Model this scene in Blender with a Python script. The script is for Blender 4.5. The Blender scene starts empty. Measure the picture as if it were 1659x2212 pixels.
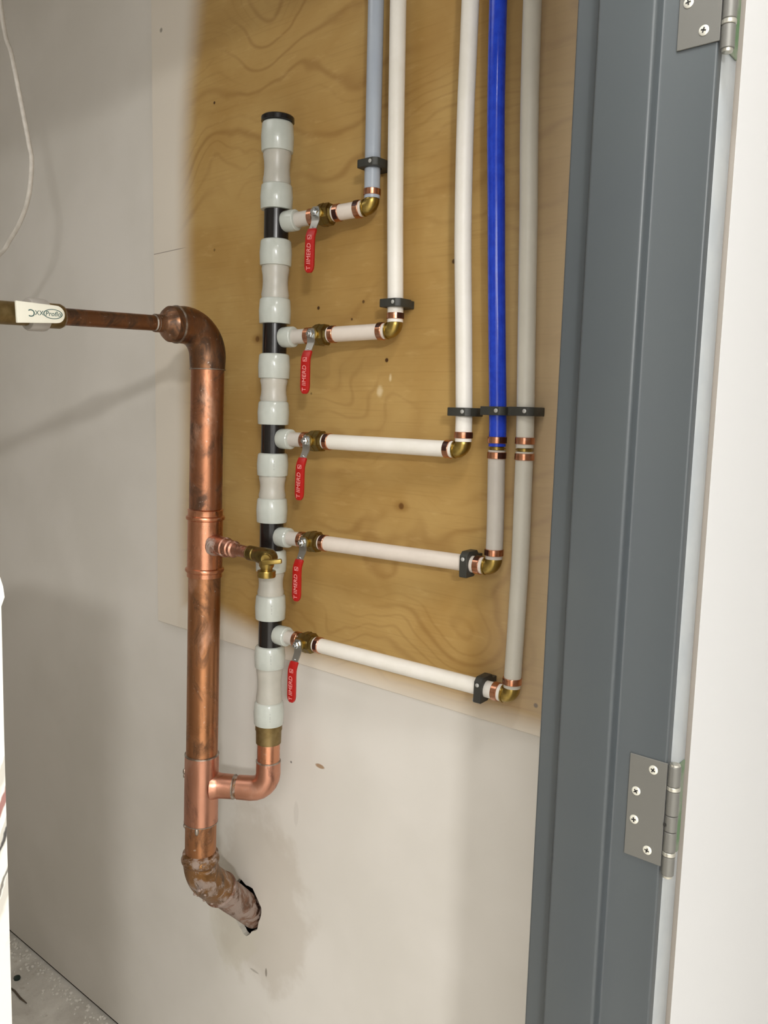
import bpy, bmesh, math, random
from mathutils import Vector, Matrix, Quaternion

SC = bpy.context.scene
COL = SC.collection
random.seed(7)
V = Vector

# ------------------------------------------------------------------ camera
cam_data = bpy.data.cameras.new('camera')
cam = bpy.data.objects.new('camera', cam_data)
COL.objects.link(cam)
yaw, pit, roll, F = math.radians(50.16), math.radians(6.82), math.radians(1.613), 1803.0
fwd = V((-math.cos(yaw) * math.cos(pit), math.sin(yaw) * math.cos(pit), -math.sin(pit)))
rgt = fwd.cross(V((0, 0, 1))).normalized()
upv = rgt.cross(fwd)
r2 = math.cos(roll) * rgt + math.sin(roll) * upv
u2 = -math.sin(roll) * rgt + math.cos(roll) * upv
m = Matrix((r2, u2, -fwd)).transposed().to_4x4()
m.translation = V((0, -1.2, 1.737))
cam.matrix_world = m
cam_data.sensor_fit = 'HORIZONTAL'
cam_data.sensor_width = 36.0
cam_data.lens = F / 1659 * 36.0
cam_data.clip_start = 0.02
SC.camera = cam

# ------------------------------------------------------------------ light and exposure
def lin(c):
    return tuple(((x / 255) / 12.92 if x / 255 <= 0.04045 else ((x / 255 + 0.055) / 1.055) ** 2.4) for x in c)

world = bpy.data.worlds.new('world')
SC.world = world
world.use_nodes = True
world.node_tree.nodes['Background'].inputs[0].default_value = (1.0, 0.96, 0.9, 1)
world.node_tree.nodes['Background'].inputs[1].default_value = 0.08

def area(name, loc, rot, sx, sy, power, col=(1, 0.945, 0.86)):
    d = bpy.data.lights.new(name, 'AREA')
    d.shape = 'RECTANGLE'; d.size = sx; d.size_y = sy; d.energy = power; d.color = col
    o = bpy.data.objects.new(name, d); COL.objects.link(o)
    o.location = loc; o.rotation_euler = rot
    return o

WARM = (1, 0.992, 0.978)
FLOOR = -0.017
CEIL = 2.75
TOPZ = 3.25            # the closet is taller than the corridor ceiling
# small corridor downlight: throws the door-head, jamb and pipe shadows
area('corridor_downlight', (2.4, -3.3, 2.70), (0, math.radians(25), math.radians(-53)), 0.30, 0.30, 108, WARM)
# large corridor ceiling panel: the soft light
area('corridor_panel_light', (0.9, -2.9, 2.735), (0, 0, 0), 1.2, 2.0, 42, WARM)
# slim ceiling panel just outside the doorway
area('doorway_panel_light', (-0.13, -0.85, 2.735), (0, 0, math.radians(-34)), 0.26, 0.50, 13, WARM)
# added fill light at the unseen corridor end, brightens the closet wall
area('corridor_end_fill', (0.9, -4.57, 1.45), (math.radians(90), 0, 0), 2.2, 2.3, 9, (1, 0.98, 0.95))
# added soft fill light high up, brightens the deep end of the closet
area('closet_fill', (-1.7, -1.35, 3.2), (0, 0, 0), 1.0, 1.0, 5.2, WARM)

SC.view_settings.view_transform = 'Standard'
SC.view_settings.look = 'None'
SC.view_settings.gamma = 1.0
SC.view_settings.use_curve_mapping = False
SC.view_settings.exposure = 0.13

# ------------------------------------------------------------------ materials
class NT:
    """small wrapper for building shader nodes"""
    def __init__(s, name):
        s.m = bpy.data.materials.new(name); s.m.use_nodes = True
        s.t = s.m.node_tree; s.n = s.t.nodes
        s.b = s.n['Principled BSDF']
        g = s.n.new('ShaderNodeNewGeometry'); s.pos = g.outputs['Position']
        s.tc = s.n.new('ShaderNodeTexCoord').outputs['Object']
    def link(s, a, b): s.t.links.new(a, b)
    def put(s, sock, v):
        if hasattr(v, 'is_output'): s.link(v, sock)
        else: sock.default_value = v
    def math(s, op, a, b=0.0, c=None, clamp=False):
        n = s.n.new('ShaderNodeMath'); n.operation = op; n.use_clamp = clamp
        s.put(n.inputs[0], a); s.put(n.inputs[1], b)
        if c is not None: s.put(n.inputs[2], c)
        return n.outputs[0]
    def sep(s, v):
        n = s.n.new('ShaderNodeSeparateXYZ'); s.link(v, n.inputs[0]); return n.outputs
    def scale(s, v, sc, loc=(0, 0, 0)):
        n = s.n.new('ShaderNodeMapping'); s.link(v, n.inputs[0])
        n.inputs['Scale'].default_value = sc; n.inputs['Location'].default_value = loc
        return n.outputs[0]
    def noise(s, v, sc=5, det=3, rough=0.5, dist=0.0):
        n = s.n.new('ShaderNodeTexNoise'); s.link(v, n.inputs['Vector'])
        n.inputs['Scale'].default_value = sc; n.inputs['Detail'].default_value = det
        n.inputs['Roughness'].default_value = rough; n.inputs['Distortion'].default_value = dist
        return n.outputs['Fac']
    def ss(s, x, a, b):
        n = s.n.new('ShaderNodeMapRange'); n.interpolation_type = 'SMOOTHSTEP'
        s.put(n.inputs[0], x); s.put(n.inputs[1], a); s.put(n.inputs[2], b)
        n.inputs[3].default_value = 0; n.inputs[4].default_value = 1
        return n.outputs[0]
    def mix(s, f, a, b):
        n = s.n.new('ShaderNodeMix'); n.data_type = 'RGBA'
        s.put(n.inputs[0], f)
        for k, v in ((6, a), (7, b)):
            if hasattr(v, 'is_output'): s.link(v, n.inputs[k])
            else: n.inputs[k].default_value = (*lin(v), 1)
        return n.outputs[2]
    def bump(s, h, strength=0.2, dist=0.002):
        n = s.n.new('ShaderNodeBump'); n.inputs['Strength'].default_value = strength
        n.inputs['Distance'].default_value = dist
        s.link(h, n.inputs['Height']); s.link(n.outputs[0], s.b.inputs['Normal'])
    def dist2(s, px, pz, sx, sz, ex=0, ez=0):
        """elliptic distance from a point on the wall plane"""
        o = s._xyz
        a = s.math('DIVIDE', s.math('SUBTRACT', o[0], px), sx)
        b = s.math('DIVIDE', s.math('SUBTRACT', o[2], pz), sz)
        return s.math('SQRT', s.math('ADD', s.math('MULTIPLY', a, a), s.math('MULTIPLY', b, b)))

def mat(name, col, rough=0.5, metal=0.0, var=None, scale=40, bump=0.0, bscale=200, spec=0.5, coat=0.0):
    t = NT(name)
    base = None
    if var:
        f = t.ss(t.noise(t.tc, scale, 4, 0.6), 0.35, 0.65)
        t.link(t.mix(f, col, var), t.b.inputs['Base Color'])
    else:
        t.b.inputs['Base Color'].default_value = (*lin(col), 1)
    t.b.inputs['Roughness'].default_value = rough
    t.b.inputs['Metallic'].default_value = metal
    t.b.inputs['Specular IOR Level'].default_value = spec
    t.b.inputs['Coat Weight'].default_value = coat
    t.b.inputs['Coat Roughness'].default_value = 0.1
    if bump: t.bump(t.noise(t.tc, bscale, 3), bump, 0.001)
    return t.m

def copper(name, base, dark, light, s=30, rough=0.36, crust=None, streak=0.5, df=(0.48, 0.66), lf=(0.52, 0.70), ox=0.35, speck=0.5):
    """metal with oxidised (less metallic) patches, scuffs and pale flux specks"""
    t = NT(name)
    p = t.scale(t.tc, (1, 1, streak))
    n1 = t.noise(p, s, 6, 0.68, 0.8); n2 = t.noise(t.scale(p, (1, 1, 1), (4, 2, 1)), s * 0.6, 5, 0.65, 0.6); n3 = t.noise(t.tc, s * 5, 4, 0.65)
    dk = t.ss(n1, *df)
    c = t.mix(dk, base, dark)
    c = t.mix(t.math('MULTIPLY', t.ss(n2, *lf), 0.85), c, light)
    spots = t.math('MULTIPLY', t.ss(n3, 0.64, 0.70), speck)
    c = t.mix(spots, c, (206, 194, 182))
    loss = t.math('ADD', t.math('MULTIPLY', dk, ox), t.math('MULTIPLY', spots, 0.6))
    rg = t.math('ADD', rough, t.math('MULTIPLY', t.math('SUBTRACT', n2, 0.5), 0.6))
    if crust:
        k = t.ss(t.noise(t.tc, 26, 6, 0.72, 0.8), crust[1] - 0.05, crust[1] + 0.07)
        c = t.mix(t.math('MULTIPLY', k, 0.85), c, crust[0])
        loss = t.math('MAXIMUM', loss, t.math('MULTIPLY', k, 0.9))
        rg = t.math('ADD', rg, t.math('MULTIPLY', k, 0.4))
        t.bump(t.math('ADD', n1, t.math('MULTIPLY', k, 0.9)), 0.5, 0.003)
    else:
        t.bump(n1, 0.30, 0.0016)
    t.link(t.math('SUBTRACT', 1.0, loss, clamp=True), t.b.inputs['Metallic'])
    t.link(rg, t.b.inputs['Roughness'])
    t.link(c, t.b.inputs['Base Color'])
    return t.m

def wall_paint():
    t = NT('off_white_wall_paint'); t._xyz = t.sep(t.pos)
    n = t.noise(t.pos, 2.2, 4, 0.55); n2 = t.noise(t.pos, 9, 4, 0.6)
    c = t.mix(t.ss(n, 0.35, 0.65), (219, 214, 205), (227, 222, 214))
    # filler and grey smears around the pipe hole
    wob = t.math('MULTIPLY', t.math('SUBTRACT', n2, 0.5), 1.1)
    d = t.math('ADD', t.dist2(-1.36, 0.60, 0.17, 0.24), wob)
    c = t.mix(t.math('MULTIPLY', t.math('SUBTRACT', 1.0, t.ss(d, 0.75, 1.05)), 0.32), c, (178, 165, 146))
    d = t.math('ADD', t.dist2(-1.45, 0.52, 0.10, 0.14), wob)
    c = t.mix(t.math('MULTIPLY', t.math('SUBTRACT', 1.0, t.ss(d, 0.8, 0.95)), 0.35), c, (206, 200, 182))
    d = t.math('ADD', t.dist2(-1.31, 0.80, 0.035, 0.06), wob)
    c = t.mix(t.math('MULTIPLY', t.math('SUBTRACT', 1.0, t.ss(d, 0.7, 1.1)), 0.15), c, (190, 182, 170))
    for (px, pz, sx, sz, k, cc) in ((-1.170, 0.992, .014, .005, .8, (150, 110, 62)), (-1.33, 0.445, .004, .012, .7, (120, 110, 95)),
                                    (-1.37, 0.43, .02, .004, .5, (130, 122, 108)), (-1.258, 0.975, .003, .003, .8, (90, 85, 80)),
                                    (-1.24, 0.86, .008, .03, .18, (165, 158, 148))):
        d = t.math('ADD', t.dist2(px, pz, sx, sz), wob)
        c = t.mix(t.math('MULTIPLY', t.math('SUBTRACT', 1.0, t.ss(d, 0.7, 1.1)), k), c, cc)
    t.link(c, t.b.inputs['Base Color'])
    t.b.inputs['Roughness'].default_value = 0.62
    t.b.inputs['Specular IOR Level'].default_value = 0.3
    t.bump(t.noise(t.pos, 120, 3), 0.06, 0.001)
    return t.m

def plywood():
    t = NT('plywood'); t._xyz = t.sep(t.pos)
    X, Y, Z = t._xyz
    wb = t.noise(t.pos, 1.1, 3, 0.5)
    warp = t.math('MULTIPLY', t.noise(t.scale(t.pos, (1.7, 1, 2.6)), 1.0, 3, 0.5, 0.4), 0.62)
    h = t.math('ADD', t.math('SUBTRACT', Z, t.math('MULTIPLY', X, 0.16)), warp)
    for (px, pz, r_, k_) in ((-0.960, 1.565, 0.15, -0.10), (-1.363, 1.883, 0.10, -0.05), (-1.36, 2.50, 0.16, 0.12), (-0.80, 1.33, 0.14, 0.09)):
        h = t.math('ADD', h, t.math('MULTIPLY', t.math('SUBTRACT', 1.0, t.ss(t.dist2(px, pz, r_, r_), 0.0, 1.0)), k_))
    wig = t.math('MULTIPLY', t.math('SUBTRACT', t.noise(t.scale(t.pos, (14, 1, 14)), 1.0, 3, 0.6), 0.5), 0.012)
    h = t.math('ADD', h, wig)
    def lines(freq, lo):
        fr = t.math('FRACT', t.math('MULTIPLY', h, freq))
        tri = t.math('ABSOLUTE', t.math('SUBTRACT', t.math('MULTIPLY', fr, 2.0), 1.0))
        return t.ss(tri, lo, 1.0)
    msk = t.ss(t.noise(t.scale(t.pos, (2.0, 1, 3.2), (3, 0, 1)), 1.0, 2, 0.5), 0.44, 0.62)
    msk2 = t.ss(t.noise(t.scale(t.pos, (1.6, 1, 3.6), (7, 0, 4)), 1.0, 2, 0.5), 0.46, 0.64)
    line = t.math('MAXIMUM', t.math('MULTIPLY', lines(9.0, 0.72), msk), t.math('MULTIPLY', lines(27.0, 0.6), t.math('MULTIPLY', msk2, 0.6)))
    fine = t.noise(t.scale(t.pos, (5, 1, 240)), 1.0, 3, 0.6)
    fine2 = t.noise(t.scale(t.pos, (16, 1, 60)), 1.0, 3, 0.6)
    blotch = t.noise(t.scale(t.pos, (2.2, 1, 3)), 1.6, 4, 0.55, 0.5)
    c = t.mix(t.ss(blotch, 0.32, 0.68), (170, 134, 75), (184, 151, 92))
    c = t.mix(t.math('MULTIPLY', line, 0.38), c, (128, 86, 38))
    c = t.mix(t.math('MULTIPLY', t.ss(fine, 0.5, 0.75), 0.22), c, (136, 100, 50))
    c = t.mix(t.math('MULTIPLY', t.ss(fine2, 0.55, 0.8), 0.22), c, (222, 190, 130))
    # knots and nail holes
    for (px, pz, s, k) in ((-0.960, 1.565, .0075, 1), (-1.363, 1.883, .0075, .9), (-1.005, 1.8325, .005, 1), (-1.509, 2.388, .004, 1),
                           (-1.184, 1.937, .0045, 1), (-1.066, 1.942, .004, .8), (-1.0945, 1.911, .003, .9), (-0.861, 1.997, .005, .9),
                           (-1.507, 2.08, .004, .6), (-0.660, 1.2586, .005, 1), (-1.20, 1.77, .003, .6), (-1.02, 1.90, .003, .7)):
        d = t.dist2(px, pz, s, s)
        c = t.mix(t.math('MULTIPLY', t.math('SUBTRACT', 1.0, t.ss(d, 0.5, 1.05)), k), c, (70, 42, 18))
        if s > 0.007:
            d2 = t.math('ADD', t.dist2(px, pz, s * 3.4, s * 2.0), t.math('MULTIPLY', fine2, 0.4))
            c = t.mix(t.math('MULTIPLY', t.math('SUBTRACT', 1.0, t.ss(d2, 0.4, 1.2)), 0.55), c, (128, 88, 36))
    # white scuffs
    for (px, pz, sx, sz) in ((-1.02, 1.775, .012, .02), (-0.995, 1.80, .006, .012)):
        d = t.math('ADD', t.dist2(px, pz, sx, sz), t.math('MULTIPLY', fine2, 0.8))
        c = t.mix(t.math('MULTIPLY', t.math('SUBTRACT', 1.0, t.ss(d, 0.5, 1.2)), 0.6), c, (228, 210, 170))
    # overspray of wall paint along the left and bottom margins, faint on the right
    wv = t.math('MULTIPLY', t.math('SUBTRACT', wb, 0.5), 0.10)
    leftx = t.math('ADD', X, wv)
    bow = t.math('MULTIPLY', t.ss(Z, 2.25, 2.75), 0.05)
    leftx = t.math('SUBTRACT', leftx, bow)
    ml = t.math('SUBTRACT', 1.0, t.ss(leftx, -1.655, -1.560))
    zz = t.math('ADD', Z, t.math('MULTIPLY', t.math('SUBTRACT', wb, 0.5), 0.05))
    zz = t.math('SUBTRACT', zz, t.math('MULTIPLY', t.math('SUBTRACT', 1.0, t.ss(X, -1.60, -1.20)), 0.042))
    mb = t.math('MULTIPLY', t.math('SUBTRACT', 1.0, t.ss(zz, 1.205, 1.268)), 0.93)
    mr = t.math('MULTIPLY', t.ss(X, -0.80, -0.62), 0.33)
    k = t.math('MAXIMUM', t.math('MAXIMUM', ml, mb), mr)
    c = t.mix(k, c, (226, 217, 203))
    # hairline crack and a dark speck in the painted margin
    zt = t.math('SUBTRACT', Z, t.math('MULTIPLY', t.math('ADD', X, 1.70), 0.03))
    ck = t.math('MULTIPLY', t.math('SUBTRACT', 1.0, t.ss(t.math('ABSOLUTE', t.math('SUBTRACT', zt, 2.093)), 0.0004, 0.0013)), t.math('SUBTRACT', 1.0, t.ss(X, -1.64, -1.60)))
    c = t.mix(t.math('MULTIPLY', ck, 0.75), c, (116, 104, 86))
    sp = t.math('SUBTRACT', 1.0, t.ss(t.dist2(-1.7005, 2.584, .006, .006), 0.5, 1.1))
    c = t.mix(t.math('MULTIPLY', sp, 0.7), c, (104, 100, 88))
    t.link(c, t.b.inputs['Base Color'])
    t.b.inputs['Roughness'].default_value = 0.6
    t.b.inputs['Specular IOR Level'].default_value = 0.3
    t.bump(t.math('ADD', fine, line), 0.10, 0.0006)
    return t.m

def floor_mat():
    t = NT('dusty_concrete')
    n = t.noise(t.pos, 6, 5, 0.65, 0.6); n2 = t.noise(t.pos, 40, 4, 0.6)
    c = t.mix(t.ss(n, 0.35, 0.65), (208, 203, 194), (234, 230, 222))
    c = t.mix(t.math('MULTIPLY', t.ss(n2, 0.6, 0.75), 0.5), c, (186, 176, 162))
    t.link(c, t.b.inputs['Base Color']); t.b.inputs['Roughness'].default_value = 0.85
    t.bump(t.math('ADD', n, t.math('MULTIPLY', n2, 0.4)), 0.5, 0.01)
    return t.m

def carton_mat():
    t = NT('scuffed_white_board'); t._xyz = t.sep(t.pos); X, Y, Z = t._xyz
    c = t.mix(0.0, (246, 242, 230), (246, 242, 230))
    # slanting smears in the height range of the marks
    q = t.math('ADD', t.math('MULTIPLY', Z, 1.0), t.math('MULTIPLY', Y, -2.4))
    w = t.math('ADD', q, t.math('MULTIPLY', t.noise(t.pos, 60, 2), 0.02))
    band = t.math('MULTIPLY', t.ss(Z, 1.10, 1.16), t.math('MULTIPLY', t.ss(Y, -0.90, -0.82), t.math('SUBTRACT', 1.0, t.ss(Z, 1.33, 1.37))))
    st = t.math('FRACT', t.math('MULTIPLY', w, 14.0))
    grey = t.math('MULTIPLY', t.ss(st, 0.55, 0.75), t.math('MULTIPLY', band, 0.45))
    c = t.mix(grey, c, (150, 145, 138))
    def streak(lo, hi, col, k):
        nonlocal c
        f = t.math('MULTIPLY', t.ss(w, lo, lo + 0.006), t.math('SUBTRACT', 1.0, t.ss(w, hi - 0.006, hi)))
        c = t.mix(t.math('MULTIPLY', t.math('MULTIPLY', f, k), t.ss(Y, -0.90, -0.84)), c, col)
    streak(3.158, 3.182, (150, 78, 72), 0.85)
    streak(3.118, 3.134, (38, 34, 36), 0.9)
    streak(3.072, 3.086, (60, 54, 50), 0.8)
    t.link(c, t.b.inputs['Base Color']); t.b.inputs['Roughness'].default_value = 0.6
    return t.m

M = {}
M['wall'] = wall_paint()
M['ply'] = plywood()
M['floor'] = floor_mat()
M['carton'] = carton_mat()
M['corridor'] = mat('bright_white_corridor_paint', (216, 216, 216), 0.55, spec=0.3)
M['ceiling'] = mat('white_ceiling', (236, 233, 226), 0.8, spec=0.2)
M['bead'] = mat('taupe_edge_bead', (140, 133, 124), 0.6)
M['frame'] = mat('grey_frame_paint', (72, 77, 79), 0.36, var=(70, 75, 78), scale=3, bump=0.03, bscale=300)
M['face'] = mat('pale_grey_gloss_paint', (172, 176, 177), 0.28, var=(164, 169, 172), scale=18, bump=0.25, bscale=24)
M['hinge'] = mat('satin_grey_steel', (116, 115, 110), 0.42, 0.4, bump=0.03)
M['bearing'] = mat('bright_steel', (196, 194, 184), 0.3, 0.8)
M['green'] = mat('greenish_leaf', (132, 134, 122), 0.5, 0.2, var=(84, 118, 78), scale=22)
M['screw'] = mat('bright_screw', (226, 224, 212), 0.32, 0.5)
M['dark'] = mat('recess_shade', (38, 36, 33), 0.6)  # dark colour stands in for the shade in small recesses
M['cavity_shade'] = mat('cavity_shade', (18, 16, 14), 0.95, spec=0.1)  # near black colour stands in for the shade inside the wall
M['ring'] = mat('milky_white_pex_ring', (192, 196, 188), 0.18, var=(186, 190, 182), scale=30, bump=0.03)
M['pex'] = mat('translucent_pex', (184, 180, 169), 0.34, var=(176, 173, 163), scale=18)
M['stub'] = mat('frosted_pex', (200, 193, 183), 0.42, var=(194, 187, 178), scale=18)
M['warm_tube'] = mat('warm_milky_pex', (222, 211, 199), 0.42, var=(216, 205, 193), scale=18)
M['white_tube'] = mat('white_tube', (236, 231, 222), 0.45, var=(230, 225, 214), scale=14, bump=0.03)
M['cream_tube'] = mat('cream_tube', (204, 199, 186), 0.45, var=(198, 193, 180), scale=10, bump=0.03)
M['grey_tube'] = mat('blue_grey_tube', (172, 180, 190), 0.18, var=(166, 174, 186), scale=10)
M['blue_tube'] = mat('blue_tube', (34, 70, 200), 0.16, var=(28, 60, 186), scale=60, bump=0.05, bscale=150)
M['black'] = mat('glossy_black_plastic', (24, 21, 20), 0.22, bump=0.02)
M['clip'] = mat('dark_grey_clip_plastic', (52, 52, 47), 0.5)
M['nail'] = mat('nail_head', (190, 190, 186), 0.45, 0.4)
M['brass'] = mat('brass', (176, 152, 88), 0.33, 1.0, var=(156, 132, 70), scale=60, bump=0.08, bscale=80)
M['brass_dark'] = mat('olive_brass', (136, 116, 66), 0.34, 1.0, var=(114, 96, 54), scale=60, bump=0.1, bscale=90)
M['brass_dull'] = mat('dull_brass', (126, 106, 66), 0.5, 0.9, var=(146, 126, 86), scale=40, bump=0.12, bscale=120)
M['crimp'] = mat('copper_crimp', (206, 156, 130), 0.24, 1.0, var=(196, 132, 98), scale=60)
M['print'] = mat('dark_printed_band', (56, 24, 16), 0.35, 0.3)
M['printtext'] = mat('pale_print', (196, 150, 120), 0.5)
M['steel'] = mat('zinc_steel', (196, 200, 202), 0.25, 1.0, bump=0.04)
M['strap'] = mat('lever_steel', (168, 166, 160), 0.38, 0.9, bump=0.04)
M['red'] = mat('red_vinyl_grip', (168, 22, 18), 0.36, bump=0.04, spec=0.5)
M['redtext'] = mat('pale_raised_lettering', (228, 150, 146), 0.5)
M['whitelever'] = mat('white_lever_vinyl', (248, 245, 228), 0.4)
M['teal'] = mat('teal_print', (52, 92, 88), 0.5)
M['plastic'] = mat('grey_translucent_plastic', (178, 172, 164), 0.4)
M['solder'] = mat('solder', (186, 180, 172), 0.36, 0.9, var=(140, 122, 106), scale=55, bump=0.3, bscale=160)
M['cable'] = mat('white_cable', (218, 212, 202), 0.5, var=(206, 200, 190), scale=60, bump=0.1)
M['cu_old'] = copper('aged_brown_copper', (140, 100, 72), (74, 54, 40), (172, 134, 108), 26, 0.42, df=(0.42, 0.62), ox=0.5)
M['cu_pipe'] = copper('weathered_copper', (172, 118, 88), (92, 66, 50), (206, 160, 132), 24, 0.38, df=(0.44, 0.64), ox=0.45)
M['cu_mid'] = copper('brown_orange_copper', (184, 130, 92), (112, 78, 54), (212, 164, 136), 24, 0.38, df=(0.47, 0.68), ox=0.4)
M['cu_bright'] = copper('fresh_copper', (212, 150, 118), (152, 96, 70), (232, 186, 160), 26, 0.30, df=(0.52, 0.72), ox=0.3, speck=0.3)
M['cu_pink'] = copper('pinkish_copper', (204, 148, 124), (136, 92, 74), (222, 178, 160), 18, 0.36, df=(0.54, 0.72), ox=0.3, speck=0.25)
M['cu_crust'] = copper('cement_splashed_copper', (142, 104, 66), (84, 62, 42), (176, 136, 98), 28, 0.38, crust=((156, 140, 130), 0.52), ox=0.5)
M['cu_crust2'] = copper('cement_coated_copper', (146, 110, 90), (96, 70, 54), (172, 136, 114), 24, 0.45, crust=((156, 140, 130), 0.47), ox=0.6)
M['cu_dull'] = copper('fluxed_copper', (178, 128, 106), (112, 78, 62), (204, 162, 144), 50, 0.40, crust=((168, 152, 142), 0.57), ox=0.4)
M['crumb'] = mat('plaster_crumbs', (238, 234, 226), 0.9)
M['pellet'] = mat('dark_green_plastic', (36, 52, 46), 0.5)
M['twig'] = mat('brown_sliver', (92, 80, 66), 0.8)

# ------------------------------------------------------------------ mesh helpers
def ob(name, bm, material, parent=None, smooth=True):
    """link a bmesh given in the parent's coordinates (world coordinates when there is no parent)"""
    me = bpy.data.meshes.new(name)
    bmesh.ops.recalc_face_normals(bm, faces=bm.faces[:])
    if smooth:
        for f in bm.faces: f.smooth = True
        for e in bm.edges:
            if len(e.link_faces) == 2 and e.calc_face_angle(0) > 0.6: e.smooth = False
    bm.to_mesh(me); bm.free()
    if material: me.materials.append(material)
    o = bpy.data.objects.new(name, me); COL.objects.link(o)
    if parent: o.parent = parent
    return o

def thing(name, label, cat, loc=(0, 0, 0), group=None, rot=None):
    o = bpy.data.objects.new(name, None); COL.objects.link(o)
    o.empty_display_size = 0.03
    o.location = loc
    if rot: o.rotation_euler = rot
    o['label'] = label; o['category'] = cat
    if group: o['group'] = group
    return o

def tag(o, label, cat, group=None):
    o['label'] = label; o['category'] = cat
    if group: o['group'] = group
    return o

def structure(o):
    o['kind'] = 'structure'; return o

def recenter(o, p):
    """move a top-level mesh's origin to p without moving its shape"""
    p = V(p); o.data.transform(Matrix.Translation(-p)); o.location = p; return o

def copy_tree(o, parent=None):
    c = o.copy(); COL.objects.link(c); c.parent = parent
    for ch in list(o.children): copy_tree(ch, c)
    return c

def frame_for(d):
    d = V(d).normalized()
    a = V((0, 0, 1)) if abs(d.z) < 0.9 else V((1, 0, 0))
    x = a.cross(d).normalized(); y = d.cross(x)
    return d, x, y

def lathe(bm, origin, direction, prof, n=32, phase=0.0, arc=None):
    """prof: list of (s, r) along direction; closed with caps where r>0 at the ends"""
    d, x, y = frame_for(direction); o = V(origin); rings = []
    full = arc is None
    k = n if full else n + 1
    for s, r in prof:
        if r <= 1e-6: rings.append([bm.verts.new(o + d * s)]); continue
        row = []
        for i in range(k):
            a = phase + (2 * math.pi * i / n if full else arc[0] + (arc[1] - arc[0]) * i / n)
            row.append(bm.verts.new(o + d * s + (x * math.cos(a) + y * math.sin(a)) * r))
        rings.append(row)
    for A, B in zip(rings, rings[1:]):
        m_ = k if full else k - 1
        for i in range(m_):
            j = (i + 1) % k
            if len(A) == 1 and len(B) == 1: continue
            if len(A) == 1: bm.faces.new((A[0], B[j], B[i]))
            elif len(B) == 1: bm.faces.new((A[i], A[j], B[0]))
            else: bm.faces.new((A[i], A[j], B[j], B[i]))
    if full:
        for R_, rev in ((rings[0], True), (rings[-1], False)):
            if len(R_) > 2: bm.faces.new(R_[::-1] if rev else R_)
    return bm

def sweep(bm, pts, rad, n=24, caps=True):
    """tube along points; rad number or function(index)"""
    pts = [V(p) for p in pts]; N = len(pts)
    tans = [(pts[min(i + 1, N - 1)] - pts[max(i - 1, 0)]).normalized() for i in range(N)]
    d, x, y = frame_for(tans[0]); rings = []
    for i in range(N):
        if i:
            q = tans[i - 1].rotation_difference(tans[i]); x = q @ x; y = q @ y
        r = rad(i) if callable(rad) else rad
        rings.append([bm.verts.new(pts[i] + (x * math.cos(2 * math.pi * k / n) + y * math.sin(2 * math.pi * k / n)) * r) for k in range(n)])
    for A, B in zip(rings, rings[1:]):
        for k in range(n):
            bm.faces.new((A[k], A[(k + 1) % n], B[(k + 1) % n], B[k]))
    if caps:
        bm.faces.new(rings[0][::-1]); bm.faces.new(rings[-1])
    return bm

def spline(P, per=10):
    P = [V(p) for p in P]; out = []
    Q = [2 * P[0] - P[1]] + P + [2 * P[-1] - P[-2]]
    for i in range(1, len(Q) - 2):
        for k in range(per):
            t = k / per; a, b, c, d = Q[i - 1], Q[i], Q[i + 1], Q[i + 2]
            out.append(0.5 * ((2 * b) + (c - a) * t + (2 * a - 5 * b + 4 * c - d) * t * t + (3 * b - a - 3 * c + d) * t ** 3))
    out.append(P[-1]); return out

def bend(a, corner, b, R, n=10):
    """points from a to b with a circular fillet of tangent length R at the corner"""
    a, c, b = V(a), V(corner), V(b)
    u = (a - c).normalized(); w = (b - c).normalized()
    ang = u.angle(w); rad = R * math.tan(ang / 2)
    cen = c + (u + w).normalized() * (rad / math.sin(ang / 2))
    p0 = c + u * R; p1 = c + w * R
    out = [a]; v0 = p0 - cen; v1 = p1 - cen; th = v0.angle(v1)
    for i in range(n + 1):
        t = i / n
        out.append(cen + (v0 * math.sin((1 - t) * th) + v1 * math.sin(t * th)) / math.sin(th))
    out.append(b); return out

def box(bm, lo, hi):
    vs = [bm.verts.new((x, y, z)) for x in (lo[0], hi[0]) for y in (lo[1], hi[1]) for z in (lo[2], hi[2])]
    for f in ((0, 1, 3, 2), (4, 6, 7, 5), (0, 4, 5, 1), (2, 3, 7, 6), (0, 2, 6, 4), (1, 5, 7, 3)):
        bm.faces.new([vs[i] for i in f])
    return bm

def bevel(bm, w, seg=2, angle=0.5):
    bmesh.ops.recalc_face_normals(bm, faces=bm.faces[:])
    es = [e for e in bm.edges if len(e.link_faces) == 2 and e.calc_face_angle(0) > angle]
    bmesh.ops.bevel(bm, geom=es, offset=w, segments=seg, affect='EDGES', profile=0.5)
    return bm

def prism(bm, poly, z0, z1):
    """polygon in x,y extruded along z"""
    a = [bm.verts.new((p[0], p[1], z0)) for p in poly]; b = [bm.verts.new((p[0], p[1], z1)) for p in poly]
    n = len(poly)
    bm.faces.new(a[::-1]); bm.faces.new(b)
    for i in range(n): bm.faces.new((a[i], a[(i + 1) % n], b[(i + 1) % n], b[i]))
    return bm

B = bmesh.new

def text_mesh(s, size, mtx, material, name, parent, thick=0.0002, shear=0.0):
    c = bpy.data.curves.new('lettering', 'FONT'); c.body = s; c.size = size
    c.align_x = 'CENTER'; c.align_y = 'CENTER'; c.extrude = thick; c.resolution_u = 3; c.shear = shear
    t = bpy.data.objects.new('lettering', c); COL.objects.link(t)
    bpy.context.view_layer.update()
    me = bpy.data.meshes.new_from_object(t.evaluated_get(bpy.context.evaluated_depsgraph_get()))
    bpy.data.objects.remove(t); bpy.data.curves.remove(c)
    me.transform(mtx); me.materials.clear(); me.materials.append(material)
    o = bpy.data.objects.new(name, me); COL.objects.link(o); o.parent = parent
    return o

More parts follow.
